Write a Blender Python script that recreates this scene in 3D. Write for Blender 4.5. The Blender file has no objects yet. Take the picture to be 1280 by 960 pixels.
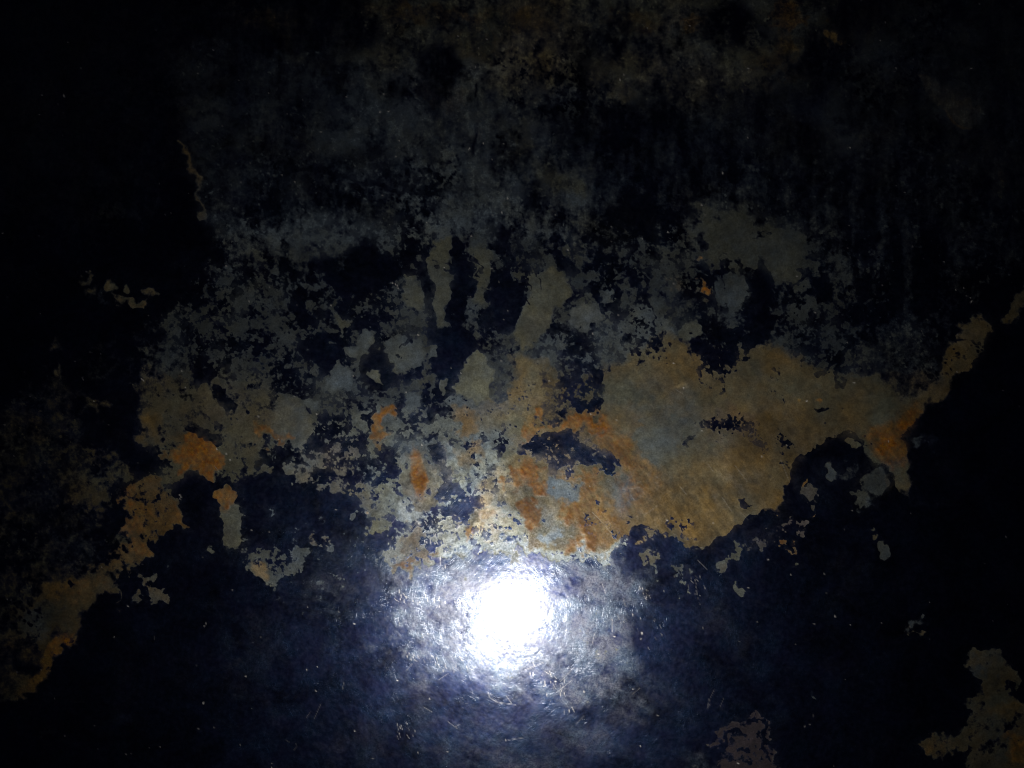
import bpy, math
import numpy as np

# ------------------------------------------------------------------ camera, world, flash, exposure
PX = 0.0005                       # one unit of the authoring grid = 0.5 mm on the metal
FU, FV = 632.0, 768.0             # grid point where the flash mirrors back into the lens
DIST = 0.622
FLASH_OFF = (-0.030, 0.016)       # flash window beside the lens
def gx(u): return (u - 640.0) * PX
def gy(v): return (480.0 - v) * PX

sc = bpy.context.scene
cam = bpy.data.cameras.new('camera'); cam_o = bpy.data.objects.new('camera', cam)
sc.collection.objects.link(cam_o)
cx = gx(FU) - FLASH_OFF[0] / 2; cy = gy(FV) - FLASH_OFF[1] / 2
cam_o.location = (cx, cy, DIST)
cam_o.rotation_euler = (0, 0, 0)
cam.sensor_width = 36.0
cam.lens = 36.0 * DIST / (1280 * PX)
cam.shift_x = -cx / (1280 * PX)
cam.shift_y = -cy / (1280 * PX)
cam.clip_start = 0.01; cam.clip_end = 50
sc.camera = cam_o

w = bpy.data.worlds.new('World'); sc.world = w; w.use_nodes = True
w.node_tree.nodes['Background'].inputs['Color'].default_value = (0.35, 0.38, 1.0, 1)
w.node_tree.nodes['Background'].inputs['Strength'].default_value = 0.012

fl = bpy.data.lights.new('camera_flash', 'SPOT')
fl.energy = 12.0; fl.color = (1.0, 0.985, 1.0)
fl.shadow_soft_size = 0.011
fl.spot_size = math.radians(90); fl.spot_blend = 1.0
fo = bpy.data.objects.new('camera_flash', fl); sc.collection.objects.link(fo)
fo.location = (cx + FLASH_OFF[0], cy + FLASH_OFF[1], DIST)
import mathutils
aim = mathutils.Vector((gx(655), gy(560), 0)) - fo.location
fo.rotation_euler = aim.to_track_quat('-Z', 'Y').to_euler()

sc.view_settings.view_transform = 'Standard'; sc.view_settings.look = 'None'
sc.view_settings.exposure = 0.0; sc.view_settings.gamma = 1.0
sc.view_settings.use_curve_mapping = False
sc.cycles.max_bounces = 3; sc.cycles.filter_width = 1.05
sc.cycles.sample_clamp_direct = 0

# ------------------------------------------------------------------ grid of the sheet (dense where its stains are read, coarser outwards)
STEP = 1.22
def axis(lo, hi, ext):
    core = np.arange(lo, hi + 1e-6, STEP)
    g = [];  s = STEP; p = 0.0
    while p < ext:
        s *= 1.16; p += min(s, 40); g.append(p)
    g = np.array(g)
    return np.concatenate([lo - g[::-1], core, hi + g])
AU = axis(-40, 1320, 760).astype(np.float32)
AV = axis(-40, 1000, 760).astype(np.float32)
NU, NV = len(AU), len(AV)
U, V = np.meshgrid(AU, AV)

# ------------------------------------------------------------------ noise
rng = np.random.RandomState(7)
LAT = rng.rand(8, 256, 256).astype(np.float32)
def vnoise(u, v, scale, seed):
    L = LAT[seed % 8]
    a = u / scale + seed * 37.7; b = v / scale + seed * 91.3
    ia = np.floor(a).astype(np.int32); ib = np.floor(b).astype(np.int32)
    fa = a - ia; fb = b - ib
    fa = fa * fa * (3 - 2 * fa); fb = fb * fb * (3 - 2 * fb)
    i0 = ia & 255; i1 = (ia + 1) & 255; j0 = ib & 255; j1 = (ib + 1) & 255
    return ((L[j0, i0] * (1 - fa) + L[j0, i1] * fa) * (1 - fb) + (L[j1, i0] * (1 - fa) + L[j1, i1] * fa) * fb) * 2 - 1
def fbm(u, v, scale, octs, seed, gain=0.55):
    out = 0; amp = 1.0; tot = 0
    for k in range(octs):
        c, s = math.cos(0.7 * k + seed), math.sin(0.7 * k + seed)
        out = out + amp * vnoise(u * c - v * s, u * s + v * c, scale, seed + 3 * k)
        tot += amp; amp *= gain; scale *= 0.52
    return (out / tot * 1.6).astype(np.float32)
def sstep(a, b, x):
    t = np.clip((x - a) / (b - a), 0, 1); return t * t * (3 - 2 * t)

# warped coordinates: the higher the class, the more ragged an outline becomes
wa = fbm(U, V, 46, 3, 1); wb = fbm(U, V, 46, 3, 2)
wc = fbm(U, V, 13, 3, 3, .7); wd = fbm(U, V, 13, 3, 4, .7)
WARP = []
for big, small in ((0, 0), (2, 2.2), (6, 5.5), (11, 10)):
    WARP.append(((U + big * wa + small * wc).astype(np.float32), (V + big * wb + small * wd).astype(np.float32)))

# ------------------------------------------------------------------ channels
# b bare patina over film | n mottling | o ochre | r rust | s slate tint | k paleness, with light falloff painted in by zone | h milky wear on film | g fresh scratches and painted glints | m mauve
CH = {c: np.zeros_like(U) for c in 'bnorskhgm'}
CH['k'][:] = 0.5; CH['n'][:] = 0.25; CH['b'][:] = 0.05
# beyond the frame the same kinds of patches go on
out = fbm(U, V, 240, 4, 6)
CH['b'] += 0.0 + 0.55 * sstep(0.05, 0.5, out); CH['s'] += 0.4 * sstep(-.2, .5, fbm(U, V, 160, 3, 5))
CH['o'] += 0.4 * sstep(0.1, .6, fbm(U, V, 130, 3, 4))
fr = sstep(0, 60, np.minimum(np.minimum(U + 60, 1340 - U), np.minimum(V + 60, 1020 - V)))
CH['b'] = CH['b'] * (1 - fr) + 0.05 * fr; CH['o'] *= 1 - fr; CH['s'] *= 1 - fr

def box(pts, pad):
    x0, x1 = pts[:, 0].min() - pad, pts[:, 0].max() + pad
    y0, y1 = pts[:, 1].min() - pad, pts[:, 1].max() + pad
    return slice(np.searchsorted(AV, y0), np.searchsorted(AV, y1)), slice(np.searchsorted(AU, x0), np.searchsorted(AU, x1))
def seg_dist(u, v, a, b):
    d = b - a; q = float(d @ d) + 1e-9
    t = np.clip(((u - a[0]) * d[0] + (v - a[1]) * d[1]) / q, 0, 1)
    return np.hypot(u - a[0] - t * d[0], v - a[1] - t * d[1])
def paint(kind, soft, wcl, pts, vals, width=0):
    pts = np.array(pts, float)
    pad = soft * 1.5 + 8 + (0, 8, 22, 40)[wcl] + width
    if kind == 'E':
        ecx, ecy, rx, ry, rot = pts.ravel()
        R = max(rx, ry); bb = box(np.array([[ecx - R, ecy - R], [ecx + R, ecy + R]]), pad)
    else: bb = box(pts, pad)
    u = WARP[wcl][0][bb]; v = WARP[wcl][1][bb]
    if u.size == 0: return
    if kind == 'E':
        c, s = math.cos(math.radians(rot)), math.sin(math.radians(rot))
        x = (u - ecx) * c + (v - ecy) * s; y = -(u - ecx) * s + (v - ecy) * c
        q = np.sqrt((x / rx) ** 2 + (y / ry) ** 2)
        d = (q - 1) * min(rx, ry)
    else:
        n = len(pts); d = np.full(u.shape, 1e9, np.float32)
        rg = range(n) if kind == 'P' else range(n - 1)
        for i in rg: d = np.minimum(d, seg_dist(u, v, pts[i], pts[(i + 1) % n]))
        if kind == 'P':
            ins = np.zeros(u.shape, bool)
            for i in range(n):
                (xa, ya), (xb, yb) = pts[i], pts[(i + 1) % n]
                if ya == yb: continue
                ins ^= ((ya > v) != (yb > v)) & (u < (xb - xa) * (v - ya) / (yb - ya) + xa)
            d = np.where(ins, -d, d)
        else: d = d - width
    a = 1 - sstep(-soft, soft, d)
    for c, val in vals.items(): CH[c][bb] = CH[c][bb] * (1 - a) + val * a

STAINS = """
# ---- broad zones
P 45 3 | 430,-60 1060,-60 1010,60 960,120 880,130 720,150 600,150 500,120 | b=.62 n=.6 o=.08 s=.25 k=.66
P 40 3 | 270,60 520,90 720,140 760,250 700,330 300,330 250,230 | b=.66 n=.5 s=.9 k=.46
P 40 3 | 700,130 960,130 1100,190 1160,300 1000,260 860,250 740,250 | b=.42 n=.5 s=.9 k=.36
P 30 3 | 860,260 1000,270 1180,330 1170,440 1120,450 900,400 | b=.52 n=.4 s=.7 k=.34
P 26 3 | 240,330 560,300 860,290 1010,290 1080,400 1080,520 880,480 700,520 480,560 330,560 170,520 190,430 | b=.54 n=.8 s=.75 k=.24
P 24 3 | 150,470 330,470 420,560 470,640 420,640 330,600 270,600 230,660 180,600 170,540 | b=.68 n=.5 s=.1 o=.12 k=.38
P 22 3 | 0,520 60,470 150,560 200,600 170,700 120,740 100,800 50,850 -60,890 -60,520 | b=.44 n=.6 o=.22 k=.18
P 12 3 | 330,540 480,510 640,520 660,600 640,690 600,695 490,700 470,660 440,640 360,600 | b=.57 n=1 s=.45 k=.6
P 8 2 | 640,440 700,470 760,460 830,420 880,440 960,430 1060,470 1160,470 1195,480 1160,505 1142,538 1136,570 1138,600 1130,622 1115,620 1100,585 1070,560 1040,560 1000,590 985,612 960,637 932,655 900,672 880,686 850,686 828,672 812,660 795,660 765,706 735,700 700,690 665,686 640,676 600,690 580,660 600,600 640,560 | b=.97 n=.22 s=.08 o=.38 k=.46
# ---- upper left: black film, thin olive line on its edge
P 14 3 | -60,-60 470,-60 455,20 330,70 215,60 200,95 228,185 246,235 262,285 250,335 200,362 120,360 90,345 60,430 -60,470 | b=.04 n=.2 k=.3
E 22 3 | 335,25,34,12,0 | b=.5 o=.4 k=.25 n=.5
P 26 3 | 215,70 330,60 420,90 420,250 300,290 262,280 235,190 | b=.42 n=.35 s=.8 k=.34
L 3 2 2.5 | 221,183 232,200 241,225 250,248 258,262 | b=.9 o=.35 k=.5 n=.2
E 3 2 | 257,266,8,7,40 | b=.8 o=.3 k=.45 n=.6
E 8 3 | 150,268,12,8,0 | b=.3 k=.2
# islets in the upper left
E 4 3 | 105,345,9,8,0 | b=.8 o=.35 k=.35
E 4 2 | 140,359,9,10,30 | b=.9 o=.6 k=.45
E 4 2 | 111,366,7,5,0 | b=.8 o=.5 k=.4
E 3 2 | 162,362,5,7,-20 | b=.9 o=.5 k=.4
P 4 2 | 143,370 160,374 186,372 186,382 165,385 148,380 | b=.92 o=.4 r=.15 k=.42
E 5 2 | 190,362,11,8,0 | b=.85 o=.5 r=.05 k=.36
E 6 3 | 128,376,10,8,0 | b=.5 s=.6 k=.3
E 6 3 | 80,436,9,6,0 | b=.6 o=.5 k=.35
E 3 2 | 70,465,3,8,10 | b=.7 o=.5 k=.4
P 20 3 | 100,440 170,440 175,500 160,570 110,560 80,500 | b=.12 n=.3
E 9 3 | 115,500,16,14,0 | b=.5 o=.4 k=.3 n=.6
E 6 3 | 148,535,10,8,0 | b=.55 k=.35
P 16 3 | 130,530 180,520 200,590 170,610 140,600 | b=.16 n=.4
E 10 3 | 100,605,20,18,20 | b=.66 o=.25 k=.24 n=.5
E 9 3 | 120,622,14,10,0 | b=.8 o=.2 k=.26 n=.4
E 8 3 | 142,595,18,14,0 | b=.72 k=.3
E 12 3 | 60,640,24,26,0 | b=.24 n=.4
E 10 3 | 140,650,16,20,0 | b=.12 n=.4
E 12 3 | 100,690,40,20,0 | b=.4 s=.6 k=.24 n=.5
# ---- upper centre: soft dark plumes
P 10 3 | 548,18 560,20 572,60 580,80 566,95 560,130 545,140 530,130 528,60 540,45 | b=.1 n=.3
E 8 3 | 616,38,8,10,0 | b=.2
E 6 3 | 622,66,18,7,-6 | b=.12
L 5 2 3 | 585,72 610,78 630,66 | b=.15
E 5 3 | 676,70,10,15,0 | b=.04
E 10 3 | 682,105,15,18,0 | b=.18
E 12 3 | 745,70,22,24,0 | b=.16
E 10 3 | 822,55,15,20,0 | b=.05
E 12 3 | 742,108,22,10,0 | b=.2
E 8 3 | 826,105,9,13,0 | b=.12
E 10 3 | 905,25,40,24,0 | b=.12
E 14 3 | 962,35,14,18,0 | b=.08
P 20 3 | 700,150 880,140 930,200 860,280 740,235 700,200 | b=.16 n=.35
P 10 3 | 740,125 800,124 800,150 745,150 | b=.08
E 12 3 | 665,160,10,16,0 | b=.6 k=.32 o=.05
E 12 3 | 585,130,16,26,-20 | b=.78 o=.15 k=.36
E 12 3 | 640,150,26,40,0 | b=.72 k=.34 o=.05
E 8 3 | 690,100,9,30,0 | b=.72 o=.15 k=.36
E 14 3 | 600,55,28,22,0 | b=.76 o=.25 k=.36
E 14 3 | 660,25,40,18,0 | b=.7 o=.3 k=.36
E 10 3 | 590,22,26,8,0 | b=.72 o=.4 r=.12 k=.34
E 10 3 | 500,15,40,9,0 | b=.6 o=.4 k=.34
E 6 3 | 862,38,20,6,0 | b=.85 o=.7 r=.12 k=.42
E 8 3 | 780,30,40,10,0 | b=.55 o=.3 k=.3
E 8 3 | 984,12,14,20,0 | b=.8 o=.7 r=.15 k=.4
E 8 3 | 985,60,14,20,10 | b=.72 o=.6 r=.05 k=.36
E 12 3 | 975,80,26,12,20 | b=.55 o=.5 k=.3
E 3 3 | 1040,45,8,14,20 | b=.62 o=.8 k=.6 n=.9
E 3 3 | 1053,56,10,7,0 | b=.62 o=.8 k=.6 n=.9
E 12 3 | 770,118,16,8,0 | b=.75 o=.2 k=.36
E 6 3 | 760,190,5,5,0 | b=.55 s=.6 k=.45
E 14 3 | 700,225,30,22,0 | b=.8 s=.25 k=.32
E 10 3 | 655,180,10,20,-10 | b=.7 s=.2 k=.34
E 6 3 | 665,160,8,10,0 | b=.12
E 8 3 | 668,245,16,10,0 | b=.12
E 3 2 | 688,268,4,5,0 | b=.9 o=.3 k=.6
L 2.5 1 1.5 | 595,104 594,150 592,192 | b=0 n=0
L 3 2 2 | 370,205 410,214 440,226 480,232 520,238 575,243 | b=.05 n=.1
L 4 2 2 | 345,200 380,205 430,222 | b=.1 n=.1
E 8 3 | 500,222,22,8,10 | b=.15
E 8 3 | 438,193,14,6,10 | b=.15
E 10 3 | 478,190,20,14,0 | b=.2
E 10 3 | 500,130,18,30,0 | b=.18
E 10 3 | 500,272,14,8,20 | b=.1
E 10 3 | 345,265,14,12,0 | b=.14
E 16 3 | 440,255,30,14,0 | b=.24
E 12 3 | 620,292,14,14,0 | b=.2
# ---- upper right
P 30 3 | 930,130 1280,-60 1340,-60 1340,360 1240,370 1140,420 1060,300 940,250 | b=.3 n=.35 s=.7 k=.3
P 9 2 | 1140,88 1180,105 1220,130 1224,145 1205,160 1193,158 1178,135 1155,110 | b=.82 o=.12 k=.5 n=.2
L 2 1 1.5 | 1180,135 1195,158 1212,159 | b=.9 o=.5 k=.5
E 12 3 | 1225,55,26,10,-20 | b=.35 k=.2
E 14 3 | 1130,18,30,9,20 | b=.4 s=.4 k=.2
E 10 3 | 1243,222,8,14,-30 | b=.4 o=.4 k=.25
E 14 3 | 1030,205,18,10,20 | b=.4 s=.8 k=.22
P 14 3 | 880,255 930,262 965,275 1000,300 1000,350 950,345 900,320 870,300 | b=.93 n=.25 s=.35 k=.36
E 12 3 | 1100,375,50,30,-10 | b=.28 s=.7 k=.2
# ---- the moth-like centre
P 6 3 | 388,322 425,318 460,308 486,322 502,335 500,352 484,368 460,380 434,382 422,368 416,350 398,342 | b=.1 n=.42
P 4 2 | 360,345 392,340 402,350 395,362 372,356 | b=.1 n=.4
P 3 2 | 376,366 390,376 382,396 389,413 374,408 367,388 | b=.03 n=.2
P 4 2 | 372,425 400,420 434,420 431,445 415,462 398,472 384,456 | b=.14 n=.7
P 4 3 | 400,395 430,396 425,410 398,412 | b=.1 n=.4
E 8 3 | 425,402,12,10,0 | b=.72 k=.4
L 4 3 5 | 512,302 522,322 530,332 537,355 542,380 541,408 | b=.02 n=.2
L 4 3 7 | 562,306 571,322 576,345 570,364 567,384 566,404 | b=.02 n=.25
P 3 2 | 530,408 545,412 555,416 572,408 590,420 600,440 584,440 575,456 566,470 571,490 560,500 546,484 538,452 | b=.02 n=.3
P 5 3 | 615,350 655,350 660,385 652,402 636,412 620,404 590,390 610,372 | b=.12 n=.5
P 4 3 | 620,330 640,336 650,352 618,352 | b=.15 n=.4
P 3 2 | 543,300 557,300 561,330 564,360 561,395 554,411 546,406 544,385 538,350 | b=.95 n=.15 s=.15 k=.42
P 3 2 | 503,340 522,345 530,368 532,386 515,386 500,378 507,360 | b=.92 n=.2 s=.15 k=.42
P 4 2 | 582,315 612,310 614,350 605,372 590,372 588,345 | b=.92 n=.2 s=.2 k=.38
P 2 2 | 570,472 577,450 588,438 600,440 606,451 618,456 616,480 619,500 592,502 572,494 565,482 | b=1 n=.1 s=.1 k=.58
E 2 2 | 540,440,6,8,0 | b=.85 s=.8 k=.45
L 2 2 4 | 556,470 552,480 553,492 | b=.85 s=.4 k=.5 n=.4
E 3 2 | 475,462,24,24,0 | b=.05 n=.25 s=.5
E 2 2 | 471,467,8,10,-20 | b=.98 s=.2 k=.5
E 3 2 | 476,431,15,7,35 | b=.08 s=.3
E 3 2 | 459,424,9,13,0 | b=.96 n=.15 k=.46
E 3 2 | 452,440,16,5,0 | b=.92 n=.15 k=.45
P 4 2 | 490,425 525,425 530,445 510,465 492,460 | b=.96 n=.2 k=.44
E 3 2 | 427,404,9,7,20 | b=.9 s=.2 k=.44
P 4 2 | 410,460 432,462 440,480 420,490 400,482 | b=.93 k=.44 n=.25
E 3 2 | 390,500,13,6,-10 | b=.95 k=.5 n=.1
E 3 2 | 512,502,10,9,0 | b=.95 k=.5 n=.1
E 4 2 | 497,505,4,9,0 | b=.05
E 3 2 | 570,507,13,10,0 | b=.97 k=.5 n=.1
E 4 2 | 535,470,8,16,0 | b=.7 s=.4 n=.5
P 4 2 | 655,380 670,370 657,352 690,338 710,348 718,365 702,385 690,412 665,432 650,437 643,415 | b=.98 n=.12 s=.05 o=.06 k=.5
E 2 2 | 732,394,17,15,0 | b=1 n=.06 o=.05 k=.5
P 3 3 | 694,332 718,326 724,342 706,348 | b=.05 n=.3
E 4 3 | 665,345,16,8,0 | b=.7 s=.2
E 4 3 | 748,360,8,18,0 | b=.05 n=.4
P 4 3 | 695,412 740,405 760,382 790,400 800,420 782,445 762,462 745,482 738,500 748,528 722,534 690,530 676,510 672,470 652,458 660,438 | b=.42 n=1 k=.36
P 3 3 | 677,462 700,455 740,462 752,490 747,512 722,514 700,512 694,530 683,535 674,500 | b=.42 n=1.1 k=.30
E 4 3 | 770,378,8,20,10 | b=.12 n=.8
E 4 2 | 765,372,8,12,20 | b=.9 k=.42
E 4 2 | 802,398,14,16,0 | b=.92 n=.25 k=.44
E 4 2 | 817,380,10,8,0 | b=.9 n=.25 k=.4
P 4 3 | 770,405 830,400 850,425 840,445 800,450 770,450 | b=.72 n=.9 k=.5
P 3 3 | 838,352 862,345 874,362 860,372 840,366 | b=.5 n=.8 o=.2 k=.5
P 4 3 | 868,335 892,318 935,322 952,348 958,390 950,415 932,432 918,452 898,456 878,446 868,425 842,405 826,385 845,372 872,368 | b=.2 n=.6
L 5 3 8 | 945,340 955,375 948,410 930,435 | b=.05 n=.3
E 6 2 | 914,358,25,27,10 | b=.86 n=.12 s=1 k=.38
E 8 2 | 905,392,22,12,0 | b=.5 n=.3 s=.9 k=.26
E 3 2 | 864,416,13,12,0 | b=.9 s=.2 k=.42 n=.25
P 4 3 | 880,430 920,428 932,455 925,468 890,466 | b=.3 n=.9
E 3 2 | 880,301,7,10,0 | b=.05
E 2 2 | 875,322,3,3,0 | b=.9 r=.4 o=.6 k=.7
E 2.5 3 | 880,345,5,12,0 | b=.7 r=.4 o=.7 k=.45 n=.7
E 2 2 | 879,360,5,5,0 | b=.95 r=.9 o=.5 k=.75
L 1.2 1 .9 | 892,352 894,385 898,425 900,440 | b=0 n=0
E 2 2 | 878,466,3.5,9,0 | b=.02
# right of centre
P 4 3 | 980,350 1010,345 1040,344 1040,368 1027,382 1016,366 | b=.12 n=.45
P 4 3 | 960,358 1000,355 1005,374 965,378 | b=.5 n=.9
L 2 3 3 | 960,400 985,402 1020,408 | b=.3 n=.9
E 2 3 | 975,410,9,14,0 | b=.5 n=.9
L 2 3 4 | 1042,408 1055,414 1066,420 | b=.2 n=.5
E 3 3 | 1030,400,5,7,0 | b=.15 n=.4
E 3 3 | 1008,437,10,10,30 | b=.15 n=.5
E 3 3 | 1058,445,6,15,0 | b=.08 n=.3
E 4 3 | 1078,432,18,8,0 | b=.2 n=.5
E 3 3 | 1036,464,10,7,20 | b=.08 n=.4
E 3 3 | 1058,470,8,6,0 | b=.2 n=.5
E 3 3 | 965,465,6,4,0 | b=.2
E 2 2 | 978,498,2,6,0 | b=.3
E 1.5 2 | 1032,512,7,3,15 | b=.05
E 1.2 1 | 1056,511,1.5,1,0 | b=.0
E 1.2 1 | 1032,529,1.5,1.5,0 | b=.0
E 1.5 1 | 1024,500,4,2.5,20 | r=.5 o=.9 k=.8
E 1.5 1 | 1000,499,2,1.5,0 | o=.9 k=.85
P 14 3 | 1080,420 1160,430 1180,480 1150,500 1090,470 | b=.5 n=.4 s=.6 k=.28
P 7 3 | 1217,395 1240,402 1235,420 1228,437 1215,450 1200,472 1170,500 1140,500 1160,478 1180,455 1196,425 | b=.92 n=.45 o=.4 k=.44
P 6 3 | 1247,396 1262,378 1300,345 1320,360 1290,385 1258,402 | b=.88 n=.45 o=.3 k=.4
L 3 3 2 | 1196,424 1232,424 | b=.2 n=.6
P 8 2 | 1340,350 1345,760 1180,720 1150,640 1165,632 1143,605 1138,575 1134,552 1142,536 1157,522 1160,501 1182,494 1202,470 1226,440 1240,410 1262,402 1290,385 | b=.02 n=.12 k=.3
# ---- big ochre field
E 34 3 | 820,560,40,60,15 | s=.4 o=.1 k=.46
E 26 3 | 880,640,70,30,-20 | o=.85 s=0 k=.52
E 18 3 | 800,610,26,30,0 | o=.9 r=.2 k=.5
E 16 3 | 775,560,18,34,-25 | o=.8 r=.38 k=.46
E 22 3 | 930,580,40,20,10 | o=.62 k=.46
E 20 3 | 860,470,50,16,0 | o=.6 k=.44
E 20 3 | 935,610,16,34,-35 | o=.4 s=.2 k=.56
E 20 3 | 990,540,60,20,0 | o=.45 k=.36
E 14 3 | 880,660,40,14,-10 | o=.95 k=.55
P 10 2 | 1080,545 1110,530 1128,515 1148,505 1152,525 1136,545 1134,572 1124,580 1100,572 | o=1 r=.42 k=.3
E 8 2 | 1112,553,11,10,0 | r=.8 o=.5 k=.30
E 6 2 | 1132,528,8,14,20 | r=.7 k=.3
E 6 3 | 1118,575,14,6,0 | s=.3 r=.3 m=.4
P 4 3 | 868,532 892,520 905,513 922,524 945,518 955,535 960,560 942,560 925,546 890,540 | b=.86 n=.8 m=.2
E 1.5 2 | 903,530,14,5,0 | b=.62 n=1
E 1.5 2 | 935,530,12,6,10 | b=.62 n=1
E 2 2 | 950,554,8,8,0 | b=.62 n=1
E 2 2 | 985,552,8,5,50 | b=.5 n=1
E 2 2 | 982,570,4,10,0 | b=.6 n=1
E 2 3 | 865,545,6,4,25 | b=.1 n=.4
E 2 3 | 937,627,8,3,0 | b=.2 n=.6
E 14 3 | 778,622,14,22,-20 | s=.9 o=.1 k=.6
E 5 3 | 785,647,10,8,20 | b=.4 n=.8 s=.9
E 3 3 | 915,590,3,15,-35 | k=.75 s=.4
E 3 3 | 928,600,4,17,-35 | k=.7 s=.5
E 4 3 | 895,620,4,16,-38 | k=.62 s=.4
E 5 3 | 760,665,3,26,-42 | k=.8 s=.3 o=.3
E 3 2 | 757,664,1.5,22,-38 | k=1.1 s=.3 o=.1
E 3 3 | 800,612,14,3,-12 | k=.75 o=.6
E 4 3 | 775,625,6,16,-25 | k=.75 s=.6 o=.2
E 3 2 | 850,487,4,3,20 | k=.85 o=.5
E 3 3 | 866,610,3,10,-35 | k=.65
E 3 3 | 940,650,3,10,-40 | k=.6
# dark mound and its islets
P 3 2 | 955,650 972,635 985,606 992,580 1010,562 1033,546 1055,541 1072,545 1076,566 1090,580 1105,578 1120,590 1128,622 1160,640 1200,720 1080,760 960,720 900,700 905,672 932,655 | b=.03 n=.15
E 3 2 | 1061,555,10,6,0 | b=.85 o=.4 k=.5 n=.4
E 4 2 | 1041,587,9,12,-10 | b=.9 s=.9 k=.42 n=.2
E 7 3 | 1060,582,12,10,0 | b=.45 s=.8 k=.3
E 6 2 | 1097,602,20,19,0 | b=.86 s=.75 k=.28 n=.25
E 5 3 | 1072,624,11,12,0 | b=.8 s=.4 k=.32 n=.4
E 6 3 | 1080,632,10,6,0 | b=.6 s=.9 k=.36
E 3 3 | 1002,607,4,8,20 | b=.8 o=.9 r=.3 k=.5
E 3 3 | 1010,622,10,10,40 | b=.66 n=.8 m=.4 k=.45
P 3 3 | 958,655 985,640 1003,648 1000,668 975,672 958,668 | b=.6 n=.7 m=.6 k=.5
E 2 2 | 980,680,5,4,20 | b=.9 r=.6 o=.4 k=.5
E 2 3 | 1010,640,4,6,30 | b=.8 r=.4 k=.45
E 2 2 | 990,701,4,3,0 | b=.9 k=.5
E 2 2 | 1107,689,8,12,0 | b=.95 s=.75 k=.34 n=.15
E 2 2 | 1098,668,4,6,0 | b=.6 o=.3 k=.3 n=.7
E 2 2 | 1091,659,2,2,0 | b=.8 k=.4
E 8 3 | 1152,553,16,20,0 | b=.3 s=1 k=.22
E 4 3 | 1152,552,6,5,0 | b=.75 s=1 k=.34
E 8 3 | 1160,624,22,5,10 | b=.3 k=.2
P 3 2 | 765,706 780,677 795,658 815,657 830,672 860,685 880,686 891,672 915,660 935,652 955,640 960,700 930,760 860,760 800,760 770,730 | b=.03 n=.22 s=.5
E 3 3 | 812,668,9,9,0 | b=.5 n=.7 s=.5
E 3 3 | 816,703,8,10,0 | b=.72 n=.8 o=.2 k=.5
E 3 3 | 850,712,14,9,10 | b=.56 n=.9 k=.5
E 2 3 | 820,722,5,8,0 | b=.6 n=.8
E 3 3 | 908,703,8,8,0 | b=.78 n=.8 o=.2 k=.56
E 3 3 | 925,688,10,12,20 | b=.62 n=.9 s=.3 k=.45
E 3 3 | 948,678,14,8,-10 | b=.55 n=.9 m=.5 k=.4
E 3 2 | 933,737,10,9,0 | b=.8 n=.5 k=.56
E 2 2 | 868,744,4,4,0 | b=.85 k=.62 n=.4
E 3 3 | 856,738,4,14,0 | b=.5 n=1 k=.55
E 5 3 | 903,762,7,7,0 | b=.3 s=1 k=.4
E 6 3 | 892,828,5,8,-20 | b=.25 s=1 k=.4
E 4 3 | 1149,777,7,7,0 | b=.7 s=.9 k=.26 n=.4
E 2 3 | 1144,790,2,6,0 | b=.8 o=.5 k=.3
E 2 3 | 1021,869,3,4,0 | b=.6 s=1 k=.4
# ---- right bottom corner patch
P 4 2 | 1210,826 1220,812 1250,812 1258,828 1273,840 1268,852 1255,866 1276,878 1290,900 1300,1040 1205,1040 1207,940 1190,930 1185,945 1170,946 1146,927 1172,915 1200,908 1218,888 1204,877 1228,862 1232,852 | b=.86 n=.6 o=.25 k=.32
E 3 3 | 1256,850,9,5,0 | b=.05
E 3 3 | 1262,912,14,6,-40 | b=.2 n=.6
E 3 3 | 1205,930,7,12,0 | b=.15 n=.5
E 4 3 | 1196,940,10,10,0 | b=.15 n=.5
E 4 3 | 1236,936,12,4,0 | b=.4 n=.6
E 10 3 | 1255,886,18,8,-10 | o=.8
E 10 3 | 1268,935,14,16,0 | o=.9 r=.3
E 10 3 | 1225,835,14,14,0 | s=.6 o=0 k=.3
E 8 3 | 1172,930,10,8,0 | o=.5 r=.15
# mauve ringed patch at the lower right
P 4 2 | 896,908 926,896 946,888 962,902 970,925 972,990 905,990 893,932 | b=.62 n=.5 m=1 k=.15
L 3 3 4 | 908,940 910,925 922,918 | b=.08 n=.4
L 3 3 3 | 930,898 948,906 960,930 966,950 | b=.1 n=.5
E 3 3 | 934,935,4,8,20 | b=.15
E 12 3 | 890,955,20,10,0 | b=.35 s=.8 h=.3
# ---- rusty middle strip
P 3 3 | 640,550 665,536 695,543 725,540 742,552 762,564 772,590 746,598 741,611 736,610 741,590 724,583 694,597 684,580 664,573 646,568 | b=.38 n=1 s=.7 k=.5
E 4 3 | 710,545,20,8,0 | b=.15 s=.3
E 5 3 | 668,556,14,9,0 | b=.5 n=.8 s=.9
E 4 3 | 750,575,8,12,0 | b=.5 n=.8 s=1 k=.65
P 5 3 | 698,522 715,512 745,518 765,530 750,545 735,535 700,537 | b=.95 o=.5 r=.62 k=.6
P 4 3 | 655,536 675,524 688,526 680,536 650,548 | b=.95 o=.5 r=.5 k=.58
E 3 3 | 679,507,5,5,0 | b=.95 r=.6 o=.5 k=.6
P 6 3 | 638,578 655,572 675,590 690,606 680,618 650,610 634,600 | b=.9 n=.35 o=.5 r=.62 k=.6
P 7 3 | 705,588 745,600 745,630 750,680 745,700 720,690 705,650 700,620 | b=.95 o=.8 r=.42 k=.5
P 9 3 | 745,612 780,640 790,660 768,690 745,690 | b=.95 o=.8 r=.2 k=.55
E 3 2 | 661,642,12,20,-12 | b=.97 o=.7 r=.62 k=.38
E 6 3 | 700,612,22,20,0 | b=.9 n=.6 s=.9 k=.7 o=0 r=0
E 4 3 | 691,664,11,12,0 | b=.9 n=.5 s=1 k=.85 o=0 r=0
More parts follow.
